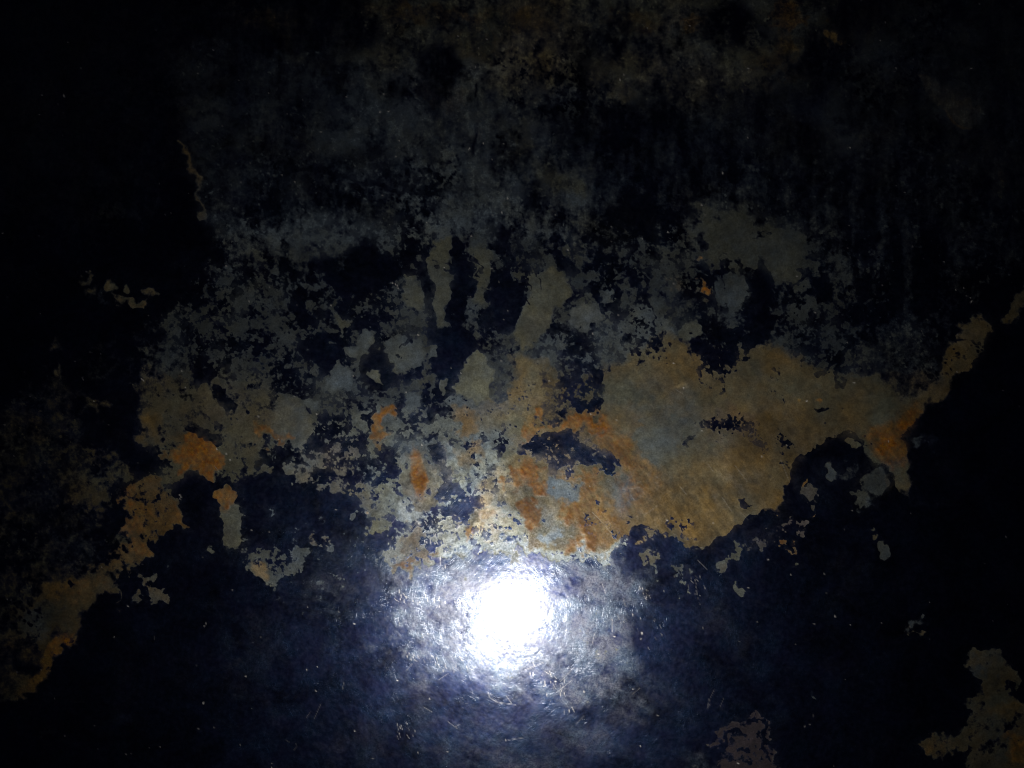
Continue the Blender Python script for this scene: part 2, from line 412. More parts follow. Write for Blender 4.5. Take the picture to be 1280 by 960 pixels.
E 6 3 | 685,640,12,16,0 | b=.85 n=.7 s=.5 k=.7 o=.3
E 6 3 | 690,586,12,8,0 | b=.7 n=.7 k=.6 o=.3
E 4 2 | 692,588,6,10,0 | b=.12 n=.5 s=.6
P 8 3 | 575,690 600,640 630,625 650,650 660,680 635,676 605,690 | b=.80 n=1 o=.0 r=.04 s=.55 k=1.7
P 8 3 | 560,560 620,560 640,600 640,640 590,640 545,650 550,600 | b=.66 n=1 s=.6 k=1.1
P 8 3 | 600,500 665,490 672,520 650,545 600,545 560,530 | b=.9 n=.3 o=.12 k=.48
E 7 3 | 582,527,20,14,10 | b=.9 o=.5 r=.08 k=.5
E 8 3 | 590,560,14,9,0 | b=.85 o=.55 k=.48
P 6 3 | 655,460 675,455 676,485 668,510 640,500 645,475 | b=.95 o=.25 k=.46 n=.15
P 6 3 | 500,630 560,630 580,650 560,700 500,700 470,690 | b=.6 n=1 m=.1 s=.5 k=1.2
P 5 3 | 495,705 500,670 520,660 540,690 | b=.7 n=.8 o=.3 r=.1 k=.6
E 3 3 | 507,691,5,5,0 | b=.9 r=.55 o=.4 k=.6
E 2.5 2 | 587,664,5,9,-10 | b=.95 o=.7 r=.4 k=.7
P 4 3 | 545,560 560,555 560,600 550,625 538,620 542,590 | b=.14 n=.55 m=.3
P 4 3 | 560,622 590,612 592,635 572,645 556,640 | b=.2 n=.7 m=.5
P 6 3 | 420,560 505,560 505,590 490,600 440,600 415,590 | b=.4 n=.9 s=.4
P 6 3 | 395,550 440,552 445,575 410,580 392,570 | b=.28 n=.8 m=.3
P 6 3 | 440,525 462,530 450,545 425,530 | b=.3 n=.7
L 4 2 6.5 | 466,546 469,532 477,521 491,515 | b=1 o=.5 r=.75 k=.55
E 3 3 | 470,548,10,5,0 | b=.95 o=.7 r=.35 k=.6
E 4 3 | 472,562,8,6,0 | b=.85 o=.6 r=.1 k=.5
E 5 2 | 488,530,11,10,0 | b=.96 s=.6 k=.5 n=.15 r=0 o=0
E 3 3 | 440,532,10,12,-30 | b=.93 o=.15 k=.56 n=.3
P 4 3 | 520,545 540,550 535,562 505,560 500,550 | b=.2 n=.6
E 4 3 | 520,600,20,32,-8 | b=.92 o=.15 k=.6 n=.4
E 4 1 | 523,594,8,26,-9 | b=1 o=.4 r=.7 k=.66
E 3 1 | 526,604,7,14,-9 | b=1 r=.85 o=.3 k=.42
E 4 2 | 362,528,26,30,-8 | b=.98 n=.08 o=.08 k=.46
L 5 3 5 | 318,545 345,545 355,542 | b=.9 o=.7 r=.35 k=.48
P 5 3 | 320,555 350,552 360,562 350,580 325,575 | b=.3 n=.6 s=.4
L 2 3 2 | 366,566 378,574 386,577 | b=.0 n=.2
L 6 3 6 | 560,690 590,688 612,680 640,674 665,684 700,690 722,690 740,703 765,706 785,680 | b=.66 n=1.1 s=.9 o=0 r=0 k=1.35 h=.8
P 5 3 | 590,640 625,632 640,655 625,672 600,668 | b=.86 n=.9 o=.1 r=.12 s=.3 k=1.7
E 5 3 | 606,650,14,8,0 | r=.18 o=.3
# lower left of the centre: blue-black cloud with teal wisps
P 6 3 | 320,592 350,588 378,606 400,605 425,615 452,628 456,660 466,690 480,700 470,760 420,780 330,740 350,700 330,690 318,650 | b=.16 n=.55 s=1 k=.5
E 5 3 | 352,625,20,22,0 | b=.03 n=.3
E 5 3 | 410,630,16,18,0 | b=.06 n=.4
E 5 3 | 400,660,14,12,0 | b=.2 n=.6 s=1
P 5 3 | 320,675 345,680 370,685 388,690 378,705 360,715 340,722 322,722 308,700 | b=.60 n=1 s=.6 k=.40
E 3 2 | 325,710,8,12,-30 | b=.95 o=.5 r=.05 k=.62
E 3 3 | 402,676,9,10,0 | b=.6 n=.9 o=.3 k=.5
E 3 3 | 457,637,9,9,0 | b=.85 n=.5 k=.52
E 2 2 | 440,645,4,4,0 | b=.85 k=.56
E 1.5 1 | 457,641,2,2,0 | b=1 o=.8 k=1
E 4 3 | 466,665,8,9,0 | b=.7 n=.8 k=.6
# ---- left: rust star, dark bar, finger patch
E 12 3 | 190,525,16,14,20 | b=.93 o=.85 k=.46 n=.2
E 14 3 | 215,545,20,8,15 | b=.88 o=.6 k=.36
P 3 2 | 244,540 256,546 266,553 272,566 280,576 266,588 262,606 250,596 240,588 226,592 220,580 208,572 214,560 226,556 232,548 | b=1 n=.25 o=.6 r=.7 k=.42
E 6 3 | 205,570,8,10,0 | b=.85 o=.7 r=.3 k=.36
P 3 2 | 212,608 224,600 234,592 246,594 262,606 270,604 290,600 300,612 296,622 282,606 270,616 266,640 266,672 232,668 228,630 222,614 | b=.02 n=.15
L 2.5 2 4 | 241,536 252,541 262,545 266,550 | b=.02 n=.2
E 2 2 | 269,531,4,4,0 | b=.05
E 2 3 | 298,522,4,6,20 | b=.1
P 3 2 | 268,482 276,480 283,490 290,508 286,518 276,508 270,495 | b=.04 n=.2
E 5 3 | 252,470,9,14,-15 | b=.12 n=.4
E 3 2 | 283,619,15,14,0 | b=1 o=.85 r=.45 k=.5 n=.08
E 4 2 | 288,655,17,30,-4 | b=.97 s=.35 o=.08 k=.46 n=.15
E 6 2 | 283,622,13,10,0 | o=.9 r=.5
P 8 3 | 300,620 318,610 320,700 305,690 300,650 | b=.3 n=.6 s=.7
P 6 3 | 150,625 160,612 180,602 205,603 226,625 229,664 200,668 184,664 181,695 168,706 140,722 100,735 110,715 140,700 150,680 165,665 | b=.76 n=.75 o=.7 r=.12 k=.3
E 5 3 | 157,622,9,6,0 | r=.5 o=.6
E 7 3 | 170,640,14,12,0 | r=.3 o=.8
E 7 3 | 218,645,9,14,0 | r=.35 o=.7
E 6 3 | 153,655,7,6,0 | b=.9 r=.5 k=.45
E 5 3 | 172,675,10,14,0 | b=.95 r=.35 o=.7 k=.46
E 4 3 | 144,640,8,12,0 | b=.1 n=.4
E 3 3 | 157,683,4,5,0 | b=.2
E 4 3 | 160,665,8,4,30 | b=.2
E 7 3 | 135,695,14,9,0 | b=.15 n=.4
P 8 3 | 40,760 80,725 140,712 148,728 138,745 118,755 104,768 100,800 60,800 30,780 | b=.88 n=.35 o=.45 k=.26
E 12 3 | 100,735,30,9,-20 | r=.22 o=.7 k=.42
E 12 3 | 60,775,24,20,0 | s=.4 o=0 k=.3 b=.85
P 5 2 | 100,800 97,810 80,812 68,832 56,850 38,867 18,872 30,850 50,835 60,812 78,800 | b=.97 o=.95 r=.12 k=.32 n=.2
E 6 2 | 84,804,14,6,-25 | r=.62 o=.5
E 5 2 | 68,820,6,9,30 | r=.4
E 12 3 | 25,850,22,16,0 | b=.75 o=.4 k=.26
P 6 3 | 18,822 40,812 54,822 50,838 30,836 15,836 | b=.08 n=.3
E 2.5 3 | 53,768,5,4,0 | b=.1
E 2 3 | 96,735,4,4,0 | b=.2
P 5 2 | 120,752 128,740 142,742 150,738 170,712 185,700 250,690 300,700 320,726 340,760 430,800 480,860 470,1040 -60,1040 -60,885 38,868 57,850 68,833 80,813 99,806 102,772 112,760 | b=.03 n=.14 s=.5
E 5 3 | 147,743,3,8,0 | b=.9 o=.6 k=.45
P 4 3 | 172,716 182,712 188,728 200,735 212,738 210,752 196,756 190,748 174,750 180,735 | b=.82 n=.6 o=.3 k=.42
E 2 2 | 263,688,7,4,10 | b=.9 s=.2 k=.5 n=.4
E 5 3 | 302,772,9,5,0 | b=.3 s=1 m=.3 k=.5
E 3 3 | 322,799,4,4,0 | b=.4 s=.5 k=.5
E 6 3 | 280,815,20,4,-15 | b=.2 s=.8 k=.4
E 4 3 | 293,834,6,4,0 | b=.4 o=.5 k=.35
E 8 3 | 210,700,6,12,20 | b=.3 s=.9 k=.3
E 14 3 | 140,895,16,8,-10 | b=.2 k=.25
E 10 3 | 62,918,8,5,0 | b=.2 k=.25
E 3 2 | 317,890,6,3,0 | b=.45 k=.5 n=.6
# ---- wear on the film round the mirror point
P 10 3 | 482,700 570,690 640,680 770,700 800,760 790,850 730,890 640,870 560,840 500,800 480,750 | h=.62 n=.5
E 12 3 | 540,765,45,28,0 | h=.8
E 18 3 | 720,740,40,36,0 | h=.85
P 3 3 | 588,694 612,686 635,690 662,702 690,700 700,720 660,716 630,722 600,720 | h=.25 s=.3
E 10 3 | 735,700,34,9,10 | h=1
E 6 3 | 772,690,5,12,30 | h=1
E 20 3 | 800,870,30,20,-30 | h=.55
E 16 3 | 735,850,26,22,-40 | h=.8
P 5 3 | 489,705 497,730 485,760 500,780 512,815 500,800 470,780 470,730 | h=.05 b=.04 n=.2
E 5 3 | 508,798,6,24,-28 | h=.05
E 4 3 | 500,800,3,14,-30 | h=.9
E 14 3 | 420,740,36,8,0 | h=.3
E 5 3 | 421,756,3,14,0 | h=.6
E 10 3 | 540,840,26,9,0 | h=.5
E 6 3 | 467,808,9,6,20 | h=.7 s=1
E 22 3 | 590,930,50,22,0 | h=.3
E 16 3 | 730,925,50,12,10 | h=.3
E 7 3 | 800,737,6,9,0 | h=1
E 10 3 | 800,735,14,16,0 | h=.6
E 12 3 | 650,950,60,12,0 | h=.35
"""
def nums(s): return [tuple(float(q) for q in p.split(',')) for p in s.split()]
for ln in STAINS.strip().splitlines():
    if ln.startswith('#') or not ln.strip(): continue
    head, pts, vals = [q.strip() for q in ln.split('|')]
    hd = head.split()
    P = nums(pts)
    vd = {a[0]: float(a[2:]) for a in vals.split()}
    if hd[0] == 'E' and 790 < P[0][0] < 1015 and 655 < P[0][1] < 765 and 'b' in vd and vd['b'] > .45 and 'k' in vd:
        vd['n'] = 1.1; vd['k'] *= .85; hd[2] = '3'; hd[1] = str(float(hd[1]) + 2)
    paint(hd[0], float(hd[1]), int(hd[2]), P if hd[0] != 'E' else [P[0]], vd, float(hd[3]) if hd[0] == 'L' else 0)

# scratches and nicks: (points, half width, strength)
SCR = """885,580 892,590 | 919,582 934,602 | 940,540 936,545 | 850,608 858,618 | 788,618 793,625 | 805,644 822,632
740,640 752,652 765,668 774,678 | 775,612 800,609 | 903,622 915,640 | 925,640 935,650 | 872,700 884,712 | 870,686 880,684
976,575 986,600 | 845,487 853,492 | 888,880 884,886 886,874 | 905,872 900,884 | 893,862 888,872 885,884
357,925 362,928 | 370,930 371,933 367,938 | 401,880 393,898 | 388,890 383,897 | 193,795 193,800 | 92,877 106,877
484,784 484,794 | 497,772 500,782 | 765,778 765,790 | 765,790 765,788 | 752,728 757,742 | 779,748 782,758 | 740,806 744,790 | 715,850 695,866
610,865 612,872 622,878 645,881 | 655,838 680,828 | 700,852 718,834 | 575,905 570,908 | 560,902 572,911 | 633,870 640,880
674,722 688,738 | 664,720 676,726 | 522,650 512,664 | 526,652 516,664 | 485,660 497,645 | 268,582 274,590 | 430,853 428,862 | 499,908 497,915
635,925 655,922 | 540,890 530,884 | 720,905 730,895 | 800,860 790,868 | 560,842 548,850 | 515,830 508,838 | 1240,156 1252,156"""
for ln in SCR.replace('\n', ' | ').split('|'):
    paint('L', 0.8, 0, nums(ln.strip()), {'g': .26}, 0.0)
# thin drips and blotches running down the middle
r3 = np.random.RandomState(5)
for i in range(95):
    x = 330 + 620 * r3.rand(); y = 130 + 310 * r3.rand(); l = 8 + 46 * r3.rand() ** 2; dx = r3.randn() * .12
    if 640 < x < 740 and y > 330: continue
    paint('L', 2 + 3 * r3.rand(), 3, [(x, y), (x + dx * l, y + l * .5), (x + dx * l * 2 + r3.randn() * 2, y + l)], {'b': .05 + .3 * r3.rand(), 'n': .4}, .5 + 3 * r3.rand() ** 2)
# strings of pecks along two old rub lines, and lone glints painted as pale specks
r2 = np.random.RandomState(21)
def pecks(x0, y0, x1, y1, n, sp, ln_):
    for i in range(n):
        t = r2.rand(); x = x0 + (x1 - x0) * t + r2.randn() * sp * .4; y = y0 + (y1 - y0) * t + r2.randn() * sp
        a = r2.randn() * .3 + 1.4; l = ln_ * (0.4 + r2.rand())
        paint('L', 0.75, 0, [(x, y), (x + math.cos(a) * l, y + math.sin(a) * l)], {'g': .2 + .5 * r2.rand()}, 0.0)
pecks(495, 745, 600, 756, 46, 3, 4); pecks(505, 820, 590, 832, 26, 4, 4); pecks(760, 765, 830, 800, 18, 10, 3)
pecks(495, 905, 520, 915, 12, 5, 4); pecks(800, 735, 810, 745, 12, 4, 4); pecks(520, 640, 560, 700, 30, 12, 5)
pecks(660, 830, 720, 880, 24, 9, 6); pecks(600, 640, 660, 700, 24, 10, 3); pecks(860, 720, 880, 745, 14, 6, 5)
for (x, y) in [(80,118),(258,777),(256,780),(143,798),(161,758),(384,836),(395,862),(268,910),(249,911),(256,878),(158,943),(201,934),(935,84),(1145,26),
               (636,248),(900,214),(833,290),(1151,324),(1177,329),(1208,371),(1211,374),(1205,361),(1195,363),(1214,378),(1257,674),(1017,893),(1006,907),
               (1058,850),(1065,780),(1043,770),(1032,717),(1018,780),(497,358),(498,361),(494,357),(588,298),(628,398),(711,312),(823,895),(799,932),(924,954),
               (105,474),(104,472),(180,476),(182,477),(178,475),(226,619),(227,625),(228,622),(270,560),(287,576),(500,175),(475,141),(486,140),(604,178),(587,186),
               (666,60),(780,95),(775,100),(1008,500),(770,795),(802,790),(640,805),(853,487),(1213,85),(1100,50),(3,291),(213,265),(1120,85),(960,700)]:
    paint('E', 0.9, 1, [(x, y, .35 + r2.rand() * .6, .35 + r2.rand() * .5, r2.rand() * 180)], {'g': .5 + .4 * r2.rand(), 'b': .6})
for i in range(220):
    x, y = r2.rand(2) * (1280, 960)
    paint('E', 0.7, 0, [(x, y, .3 + r2.rand() * .6, .3 + r2.rand() * .5, 0)], {'g': .25 + .4 * r2.rand()})

for (x0, y0, x1, y1, n, sp) in [(872, 528, 945, 532, 110, 7), (925, 530, 958, 560, 80, 7), (975, 545, 990, 560, 24, 6), (760, 390, 840, 445, 120, 18), (975, 560, 985, 590, 14, 5), (960, 400, 1030, 412, 50, 6), (640, 500, 700, 480, 60, 14), (560, 505, 640, 520, 30, 8), (1150, 470, 1220, 430, 50, 9)]:
    for i in range(n):
        t = r2.rand(); x = x0 + (x1 - x0) * t + r2.randn() * sp * .8; y = y0 + (y1 - y0) * t + r2.randn() * sp * .7
        paint('E', 1.1, 1, [(x, y, .4 + 1.5 * r2.rand(), .4 + 1.1 * r2.rand(), r2.rand() * 180)], {'b': .0, 'n': 0})
# ------------------------------------------------------------------ mid-scale breaking up of the patches
m1 = fbm(U, V, 22, 5, 11, .78); m2 = fbm(U, V, 9, 3, 12, .75); m3 = fbm(U, V * .45, 60, 4, 13); m6 = fbm(U, V, 4.2, 2, 18, .8)
m4 = fbm(U, V, 70, 4, 14); m5 = fbm(U * .5, V, 30, 4, 15)
CH['n'] = np.clip(CH['n'] * 1.25, 0, 1.1)
Bf = CH['b'] + CH['n'] * (0.38 * m1 + 0.38 * m2 + .22 * m6)
Bf = Bf + sstep(470, 330, V) * .34 * fbm(U, V * .28, 15, 4, 41, .7) * (CH['n'] > .2) * sstep(250, 330, U)
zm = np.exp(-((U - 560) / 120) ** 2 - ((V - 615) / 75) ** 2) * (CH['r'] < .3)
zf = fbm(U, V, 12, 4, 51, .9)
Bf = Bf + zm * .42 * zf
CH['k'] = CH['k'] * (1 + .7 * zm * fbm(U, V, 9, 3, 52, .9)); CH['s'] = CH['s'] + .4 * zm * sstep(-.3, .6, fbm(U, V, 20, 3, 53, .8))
clus = sstep(.0, .8, fbm(U, V, 80, 3, 31))
pit = fbm(U, V, 6.5, 3, 32, .8)
Bf = Bf - .75 * sstep(.62, .95, pit + .45 * clus) * clus * (CH['n'] > .1)
Bf = Bf + .55 * sstep(.70, 1.0, -pit + .3 * clus) * sstep(.1, .4, CH['b'])
smooth_zone = sstep(370, 150, V) * .8                       # softer, smeared film at the far side
Bf = Bf + 0.10 * m4 * (CH['b'] > .1)
O = np.clip(CH['o'] + 0.22 * m4 * (CH['o'] > .05) + .3 * fbm(U, V, 34, 4, 44, .65) * (CH['o'] > .2) + 0.0 * m4 * (CH['o'] > .05) + .12 * m1 * (CH['o'] > .1), 0, 1)
S = np.clip(CH['s'] + 0.22 * m5 + .3 * fbm(U, V, 22, 4, 23, .7), 0, 1)
R = np.clip(CH['r'] + (0.32 * m2 + .25 * m1) * sstep(.03, .3, CH['r']), 0, 1)
cl1 = fbm(U, V, 38, 5, 21, .7); cl2 = fbm(U, V, 11, 4, 22, .7)
c_, s_ = math.cos(math.radians(55)), math.sin(math.radians(55))
st2 = fbm((U * c_ + V * s_) * .16, (-U * s_ + V * c_), 7, 4, 43, .75)
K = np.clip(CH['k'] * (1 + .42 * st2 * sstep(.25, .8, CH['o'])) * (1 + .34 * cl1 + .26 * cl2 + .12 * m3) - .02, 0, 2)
st1 = fbm(U * .35 + V * .25, V - .4 * U, 9, 4, 25, .7)
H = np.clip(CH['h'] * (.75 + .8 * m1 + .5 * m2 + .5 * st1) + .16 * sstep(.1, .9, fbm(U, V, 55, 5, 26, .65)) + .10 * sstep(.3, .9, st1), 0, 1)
SOFT = 0.08 + 0.55 * smooth_zone + 0.12 * sstep(.1, .8, m4) + .05 * sstep(620, 400, V) + .22 * sstep(230, 60, U) + .12 * sstep(1040, 1120, U)
bare = sstep(0.5 - SOFT, 0.5 + SOFT, Bf)
# thin, half-transparent remains inside the film
thin = np.clip(CH['b'] * 1.2, 0, 1) * (.30 + .36 * sstep(-.2, .7, m5)) * sstep(-.7, .6, m1 + .5 * m2)
def boxblur(a, r_):
    for ax in (0, 1):
        c = np.cumsum(np.concatenate([np.repeat(np.take(a, [0], ax), r_ + 1, ax), a, np.repeat(np.take(a, [-1], ax), r_, ax)], ax), ax, dtype=np.float64)
        n_ = c.shape[ax]; a = ((np.take(c, range(2 * r_ + 1, n_), ax) - np.take(c, range(0, n_ - 2 * r_ - 1), ax)) / (2 * r_ + 1)).astype(np.float32)
    return a
halo = boxblur(boxblur(bare, 9), 9)
thin = np.maximum(thin * (CH['b'] > .07), (.62 + .16 * smooth_zone) * sstep(.05, .75 - .3 * smooth_zone, halo) * sstep(-.55, .6, m1 + .6 * fbm(U, V, 34, 3, 35)) * (1 - .8 * sstep(560, 700, V)))
bare = np.maximum(bare, thin)

# ------------------------------------------------------------------ relief (metres): film stands proud, rust is blistered, whole sheet slightly buckled
Z = 0.00003 * (1 - bare) + 0.00010 * R * (0.6 + .6 * m2) + 0.000012 * m2 + 0.00003 * m1
Z = Z + 0.00028 * fbm(U, V, 120, 2, 17)
edge = np.minimum(np.minimum(U - AU[0], AU[-1] - U), np.minimum(V - AV[0], AV[-1] - V))
X3 = gx(U); Y3 = gy(V)

# ------------------------------------------------------------------ which cells belong to which piece
def blur(a, n):
    for _ in range(n):
        a = (a + np.roll(a, 1, 0) + np.roll(a, -1, 0) + np.roll(a, 1, 1) + np.roll(a, -1, 1)) / 5
    return a
def cells(a): return (a[:-1, :-1] + a[1:, :-1] + a[:-1, 1:] + a[1:, 1:]) / 4
core = cells(((U > -30) & (U < 1310) & (V > -30) & (V < 990)).astype(np.float32)) > .9
cB = blur(cells(bare), 7); cR = blur(cells(R * bare), 4)
cls = np.zeros(cB.shape, np.int32)
cls[(cB > .52) & core] = 1
cls[(cR > .30) & core] = 2
def label(mask):
    lab = np.zeros(mask.shape, np.int32); par = [0]
    def find(i):
        while par[i] != i: par[i] = par[par[i]]; i = par[i]
        return i
    prev = []
    for y in range(mask.shape[0]):
        row = np.concatenate([[0], mask[y].astype(np.int8), [0]]); d = np.diff(row)
        st = np.nonzero(d == 1)[0]; en = np.nonzero(d == -1)[0]; cur = []
        j = 0
        for a, b in zip(st, en):
            me = 0
            for (pa, pb, pl) in prev:
                if pa < b and pb > a:
                    q = find(pl)
                    if me == 0: me = q
                    elif me != q: par[q] = me
            if me == 0: me = len(par); par.append(me)
            lab[y, a:b] = me; cur.append((a, b, me))
        prev = cur
    roots = np.array([find(i) for i in range(len(par))]); return roots[lab]
pieces = []                                    # (name, mask)
owner = np.zeros(cls.shape, np.int32)
for c, nm, mn in ((2, 'rust_patch', 60), (1, 'worn_patch', 150)):
    lb = label(cls == c); ids, cnt = np.unique(lb[lb > 0], return_counts=True)
    for i, n in sorted(zip(ids, cnt), key=lambda t: -t[1]):
        if n < mn: continue
        m = lb == i; pieces.append((nm, m)); owner[m] = len(pieces)
print('pieces', len(pieces), 'cells', owner.size)

# ------------------------------------------------------------------ material
mat = bpy.data.materials.new('tarnished_metal'); mat.use_nodes = True
nt = mat.node_tree; N = nt.nodes; Lk = nt.links
bs = N['Principled BSDF']
def attr(name):
    a = N.new('ShaderNodeAttribute'); a.attribute_name = name; a.attribute_type = 'GEOMETRY'; return a.outputs['Fac']
def math_(op, a, b=None, c=None, clamp=False):
    n = N.new('ShaderNodeMath'); n.operation = op; n.use_clamp = clamp
    for i, q in enumerate((a, b, c)):
        if q is None: continue
        if isinstance(q, (int, float)): n.inputs[i].default_value = q
        else: Lk.new(q, n.inputs[i])
    return n.outputs[0]
def mixc(f, a, b, mode='MIX'):
    n = N.new('ShaderNodeMix'); n.data_type = 'RGBA'; n.blend_type = mode
    if isinstance(f, (int, float)): n.inputs[0].default_value = f
    else: Lk.new(f, n.inputs[0])
    for i, q in ((6, a), (7, b)):
        if isinstance(q, tuple): n.inputs[i].default_value = q + (1,)
        else: Lk.new(q, n.inputs[i])
    return n.outputs[2]
tc = N.new('ShaderNodeTexCoord').outputs['Object']
def noise(scale, detail=3, rough=.6, vec=None, dist=0.0):
    n = N.new('ShaderNodeTexNoise'); n.inputs['Scale'].default_value = scale
    n.inputs['Detail'].default_value = detail; n.inputs['Roughness'].default_value = rough
    n.inputs['Distortion'].default_value = dist
    Lk.new(vec if vec is not None else tc, n.inputs['Vector']); return n.outputs['Fac']
def remap(x, a, b, c, d, smooth=False):
    n = N.new('ShaderNodeMapRange'); n.interpolation_type = 'SMOOTHSTEP' if smooth else 'LINEAR'
    Lk.new(x, n.inputs[0])
    for i, q in enumerate((a, b, c, d)): n.inputs[i + 1].default_value = q
    return n.outputs[0]
def stretched(ang, along, across):
    m = N.new('ShaderNodeMapping'); Lk.new(tc, m.inputs['Vector'])
    m.vector_type = 'TEXTURE'
    m.inputs['Rotation'].default_value = (0, 0, ang); m.inputs['Scale'].default_value = (along, across, 1)
    return m.outputs['Vector']
aSo, aN, aT, aB, aR, aO, aS, aK, aH, aG, aM = [attr(q) for q in ('soft', 'mottle', 'thin', 'bare', 'rust', 'ochre', 'slate', 'pale', 'wear', 'scratch_glint', 'mauve')]
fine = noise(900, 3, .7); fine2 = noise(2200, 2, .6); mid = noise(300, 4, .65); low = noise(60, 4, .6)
# crisp edge from mask + fine grain
grain = math_('MULTIPLY_ADD', math_('SUBTRACT', fine, .5), 0.55, math_('MULTIPLY', math_('SUBTRACT', mid, .5), .35))
amp = math_('MULTIPLY_ADD', aN, .75, .25)
fld = math_('MULTIPLY_ADD', grain, amp, aB)
Bm = math_('ADD', math_('DIVIDE', math_('SUBTRACT', fld, .5), math_('MULTIPLY', aSo, 2.0)), .5, clamp=True)
Bm = math_('MAXIMUM', Bm, aT)
olive = (0.130, 0.131, 0.082); slate = (0.097, 0.126, 0.142); ochre = (0.225, 0.132, 0.026)
mauve = (0.110, 0.078, 0.090)
c1 = mixc(aS, olive, slate); c1 = mixc(aO, c1, ochre); c1 = mixc(aM, c1, mauve)
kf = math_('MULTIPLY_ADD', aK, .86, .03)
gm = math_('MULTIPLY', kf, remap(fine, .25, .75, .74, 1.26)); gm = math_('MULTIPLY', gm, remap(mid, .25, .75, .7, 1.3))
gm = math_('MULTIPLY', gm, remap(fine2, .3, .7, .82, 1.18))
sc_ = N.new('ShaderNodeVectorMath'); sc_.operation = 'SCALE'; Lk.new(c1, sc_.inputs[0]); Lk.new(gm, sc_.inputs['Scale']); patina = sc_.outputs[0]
rcol = mixc(remap(mid, .35, .65, 0, 1), (0.165, 0.048, 0.0025), (0.205, 0.088, 0.006)); rcol = mixc(remap(fine, .62, .8, 0, .6), rcol, (0.40, .24, .05))
rcolk = N.new('ShaderNodeVectorMath'); rcolk.operation = 'SCALE'; Lk.new(rcol, rcolk.inputs[0]); Lk.new(math_('MULTIPLY', remap(aK, 0, 1, .25, 1.35), remap(noise(420, 4, .75), .3, .7, .45, 1.35)), rcolk.inputs['Scale'])
Rm = math_('MULTIPLY_ADD', math_('SUBTRACT', fine, .5), .5, aR); Rm = remap(Rm, .02, 1.0, 0, 1)
Rm = math_('MULTIPLY', Rm, remap(aR, 0, .08, 0, 1))
patina = mixc(Rm, patina, rcolk.outputs[0])
film = mixc(remap(low, .35, .65, 0, 1), (0.007, 0.0095, 0.028), (0.005, 0.0115, 0.028)); 
film = mixc(remap(mid, .45, .8, 0, .5), film, (0.015, .017, .034))
film = mixc(1.0, film, remap(noise(38, 6, .7, None, .6), .3, .7, .25, 1.5), 'MULTIPLY')
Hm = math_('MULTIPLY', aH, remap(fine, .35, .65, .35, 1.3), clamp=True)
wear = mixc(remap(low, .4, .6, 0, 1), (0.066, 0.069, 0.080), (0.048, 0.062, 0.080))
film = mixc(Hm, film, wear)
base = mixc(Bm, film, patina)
Gm = math_('MULTIPLY', aG, 1.0, clamp=True)
base = mixc(Gm, base, (.62, .58, .50))
Lk.new(base, bs.inputs['Base Color'])
met = math_('MULTIPLY_ADD', Bm, -0.22, 1.0); met = math_('MULTIPLY_ADD', math_('MULTIPLY', Bm, Rm), -.55, met)
met = math_('MULTIPLY', met, 1.0, clamp=True)
Lk.new(met, bs.inputs['Metallic'])
Lk.new(remap(Rm, 0, 1, .5, .12), bs.inputs['Specular IOR Level'])
rf = math_('MULTIPLY_ADD', Hm, .06, remap(mid, .3, .7, .26, .315))
ro = N.new('ShaderNodeMix'); ro.data_type = 'FLOAT'; Lk.new(Bm, ro.inputs[0]); Lk.new(rf, ro.inputs[2]); Lk.new(remap(low, .3, .7, .46, .54), ro.inputs[3])
ro2 = N.new('ShaderNodeMix'); ro2.data_type = 'FLOAT'; Lk.new(Gm, ro2.inputs[0]); Lk.new(ro.outputs[0], ro2.inputs[2]); ro2.inputs[3].default_value = .5
Lk.new(ro2.outputs[0], bs.inputs['Roughness'])
# a skin of grease over the film gives the mirror core
def mixf(f, a, b):
    n = N.new('ShaderNodeMix'); n.data_type = 'FLOAT'; Lk.new(f, n.inputs[0]); Lk.new(a, n.inputs[2]); Lk.new(b, n.inputs[3]); return n.outputs[0]
cw = mixf(Bm, remap(mid, .3, .7, .6, .9), math_('MULTIPLY', math_('MULTIPLY', remap(fine, .35, .65, .1, 1.0), math_('MULTIPLY', remap(low, .35, .6, .4, 1.0), math_('MULTIPLY_ADD', aK, .9, .3))), math_('SUBTRACT', 1.0, Rm)))
Lk.new(cw, bs.inputs['Coat Weight']); Lk.new(mixf(Bm, remap(mid, .3, .7, .11, .15), remap(mid, .3, .7, .25, .31)), bs.inputs['Coat Roughness'])
bs.inputs['Coat IOR'].default_value = 1.5
# hairline scuffs in many directions: grooves only flash where they lie across the light
acc = None
for i, a in enumerate((0.1, .62, 1.15, 1.6, 2.1, 2.65)):
    n1 = noise(1.0, 1.0, .5, stretched(a + .13 * i, 0.009, 0.00018))
    n1 = remap(n1, .60, .78, 0, 1, True)
    acc = n1 if acc is None else math_('ADD', acc, n1)
hb = math_('MULTIPLY_ADD', math_('MULTIPLY', acc, remap(low, .42, .62, .2, 1.0)), 0.30, math_('MULTIPLY', fine2, .08))
hb = math_('MULTIPLY_ADD', mid, .35, hb); hb = math_('MULTIPLY_ADD', fine, .12, hb)
hb = math_('MULTIPLY_ADD', aG, -.6, hb)
bump = N.new('ShaderNodeBump'); bump.inputs['Strength'].default_value = 1.0; bump.inputs['Distance'].default_value = 0.000022
Lk.new(hb, bump.inputs['Height'])
Lk.new(bump.outputs[0], bs.inputs['Normal']); Lk.new(bump.outputs[0], bs.inputs['Coat Normal'])

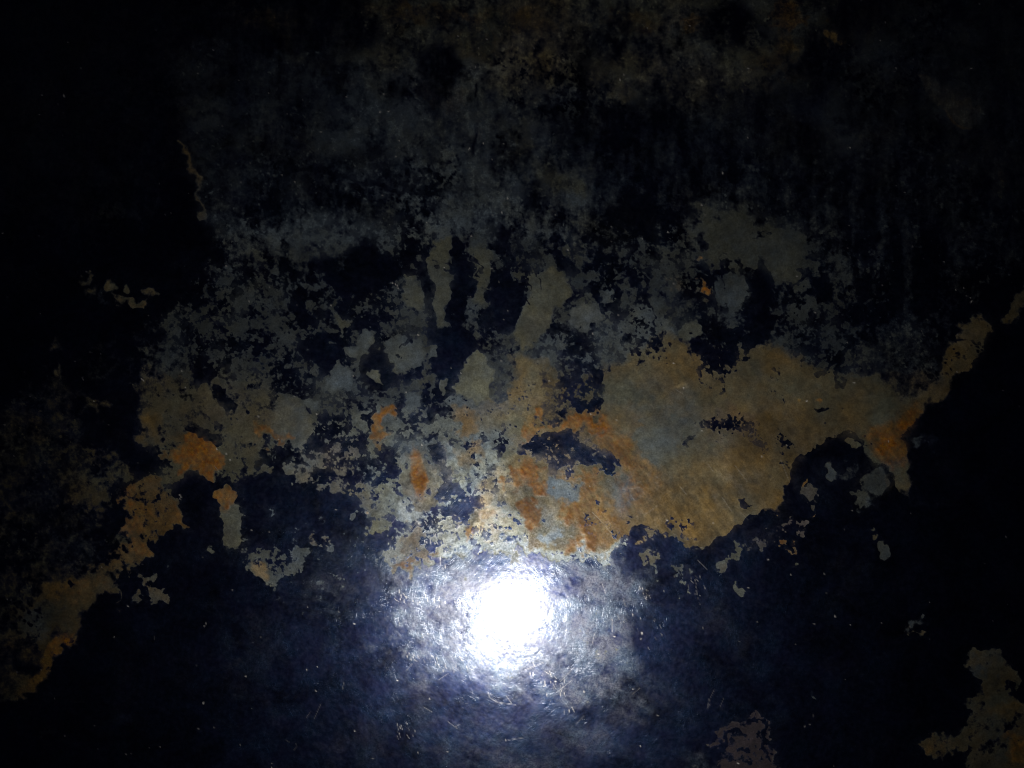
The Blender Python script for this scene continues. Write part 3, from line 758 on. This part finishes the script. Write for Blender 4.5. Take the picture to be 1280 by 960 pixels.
# ------------------------------------------------------------------ meshes: one object per piece, cut from the same grid
zg = Z.ravel(); co_all = np.stack([X3.ravel(), Y3.ravel(), zg], 1).astype(np.float32)
dZx = np.gradient(Z, axis=1) / np.gradient(X3, axis=1); dZy = np.gradient(Z, axis=0) / np.gradient(Y3, axis=0)
nrm = np.stack([-dZx, -dZy, np.ones_like(Z)], -1); nrm /= np.linalg.norm(nrm, axis=-1, keepdims=True); nrm = nrm.reshape(-1, 3).astype(np.float32)
ATT = {'bare': Bf, 'soft': SOFT, 'mottle': CH['n'], 'thin': thin, 'rust': R, 'ochre': O, 'slate': S, 'pale': K, 'wear': H, 'scratch_glint': CH['g'], 'mauve': CH['m']}
ATT = {k: np.ascontiguousarray(v.ravel().astype(np.float32)) for k, v in ATT.items()}
iy, ix = np.mgrid[0:NV - 1, 0:NU - 1]
v00 = (iy * NU + ix).astype(np.int32)
quads = np.stack([v00, v00 + NU, v00 + NU + 1, v00 + 1], -1)          # v grows downwards, so this order faces up
root = bpy.data.objects.new('metal_sheet', None); sc.collection.objects.link(root)
root.empty_display_size = .05
root['label'] = 'dark tarnished metal sheet with grey worn patches and orange rust under a white flash glare'
root['category'] = 'metal sheet'
def build(name, mask):
    q = quads[mask].reshape(-1); used, inv = np.unique(q, return_inverse=True)
    me = bpy.data.meshes.new(name)
    me.vertices.add(len(used)); me.vertices.foreach_set('co', co_all[used].ravel())
    me.loops.add(len(inv)); me.loops.foreach_set('vertex_index', inv.astype(np.int32).ravel())
    nf = len(inv) // 4
    me.polygons.add(nf); me.polygons.foreach_set('loop_start', np.arange(0, nf * 4, 4, dtype=np.int32))
    me.update(calc_edges=True)
    me.polygons.foreach_set('use_smooth', np.ones(nf, bool))
    for k, a in ATT.items():
        at = me.attributes.new(k, 'FLOAT', 'POINT'); at.data.foreach_set('value', a[used])
    me.normals_split_custom_set_from_vertices([tuple(t) for t in nrm[used]]) if len(used) < 60000 else me.normals_split_custom_set_from_vertices(nrm[used].tolist())
    me.materials.append(mat)
    o = bpy.data.objects.new(name, me); sc.collection.objects.link(o); o.parent = root
    return o
build('oxide_film', owner == 0)
for i, (nm, m) in enumerate(pieces): build(nm, owner == i + 1)

# underside and rim: the sheet is 1.5 mm thick with a turned-down edge
x0, x1, y0, y1 = gx(AU[0]), gx(AU[-1]), gy(AV[-1]), gy(AV[0])
T = .0015
vs = [(x0, y0, -T), (x1, y0, -T), (x1, y1, -T), (x0, y1, -T)]; fs = [(0, 3, 2, 1)]
rim = []
for u in range(NU): rim.append((0, u))
for v in range(1, NV): rim.append((v, NU - 1))
for u in range(NU - 2, -1, -1): rim.append((NV - 1, u))
for v in range(NV - 2, 0, -1): rim.append((v, 0))
k0 = len(vs)
for (j, i) in rim:
    vs.append((gx(AU[i]), gy(AV[j]), float(Z[j, i]))); vs.append((gx(AU[i]), gy(AV[j]), -T))
nr = len(rim)
for i in range(nr):
    a = k0 + 2 * i; b = k0 + 2 * ((i + 1) % nr); fs.append((a, b, b + 1, a + 1))
me = bpy.data.meshes.new('sheet_back'); me.from_pydata(vs, [], fs); me.update()
mb = bpy.data.materials.new('sheet_steel'); mb.use_nodes = True
b2 = mb.node_tree.nodes['Principled BSDF']; nz = mb.node_tree.nodes.new('ShaderNodeTexNoise'); nz.inputs['Scale'].default_value = 90
cr = mb.node_tree.nodes.new('ShaderNodeValToRGB'); cr.color_ramp.elements[0].color = (.02, .02, .03, 1); cr.color_ramp.elements[1].color = (.14, .11, .08, 1)
mb.node_tree.links.new(nz.outputs['Fac'], cr.inputs[0]); mb.node_tree.links.new(cr.outputs[0], b2.inputs['Base Color'])
b2.inputs['Metallic'].default_value = .8; b2.inputs['Roughness'].default_value = .5
me.materials.append(mb)
ob = bpy.data.objects.new('sheet_back', me); sc.collection.objects.link(ob); ob.parent = root
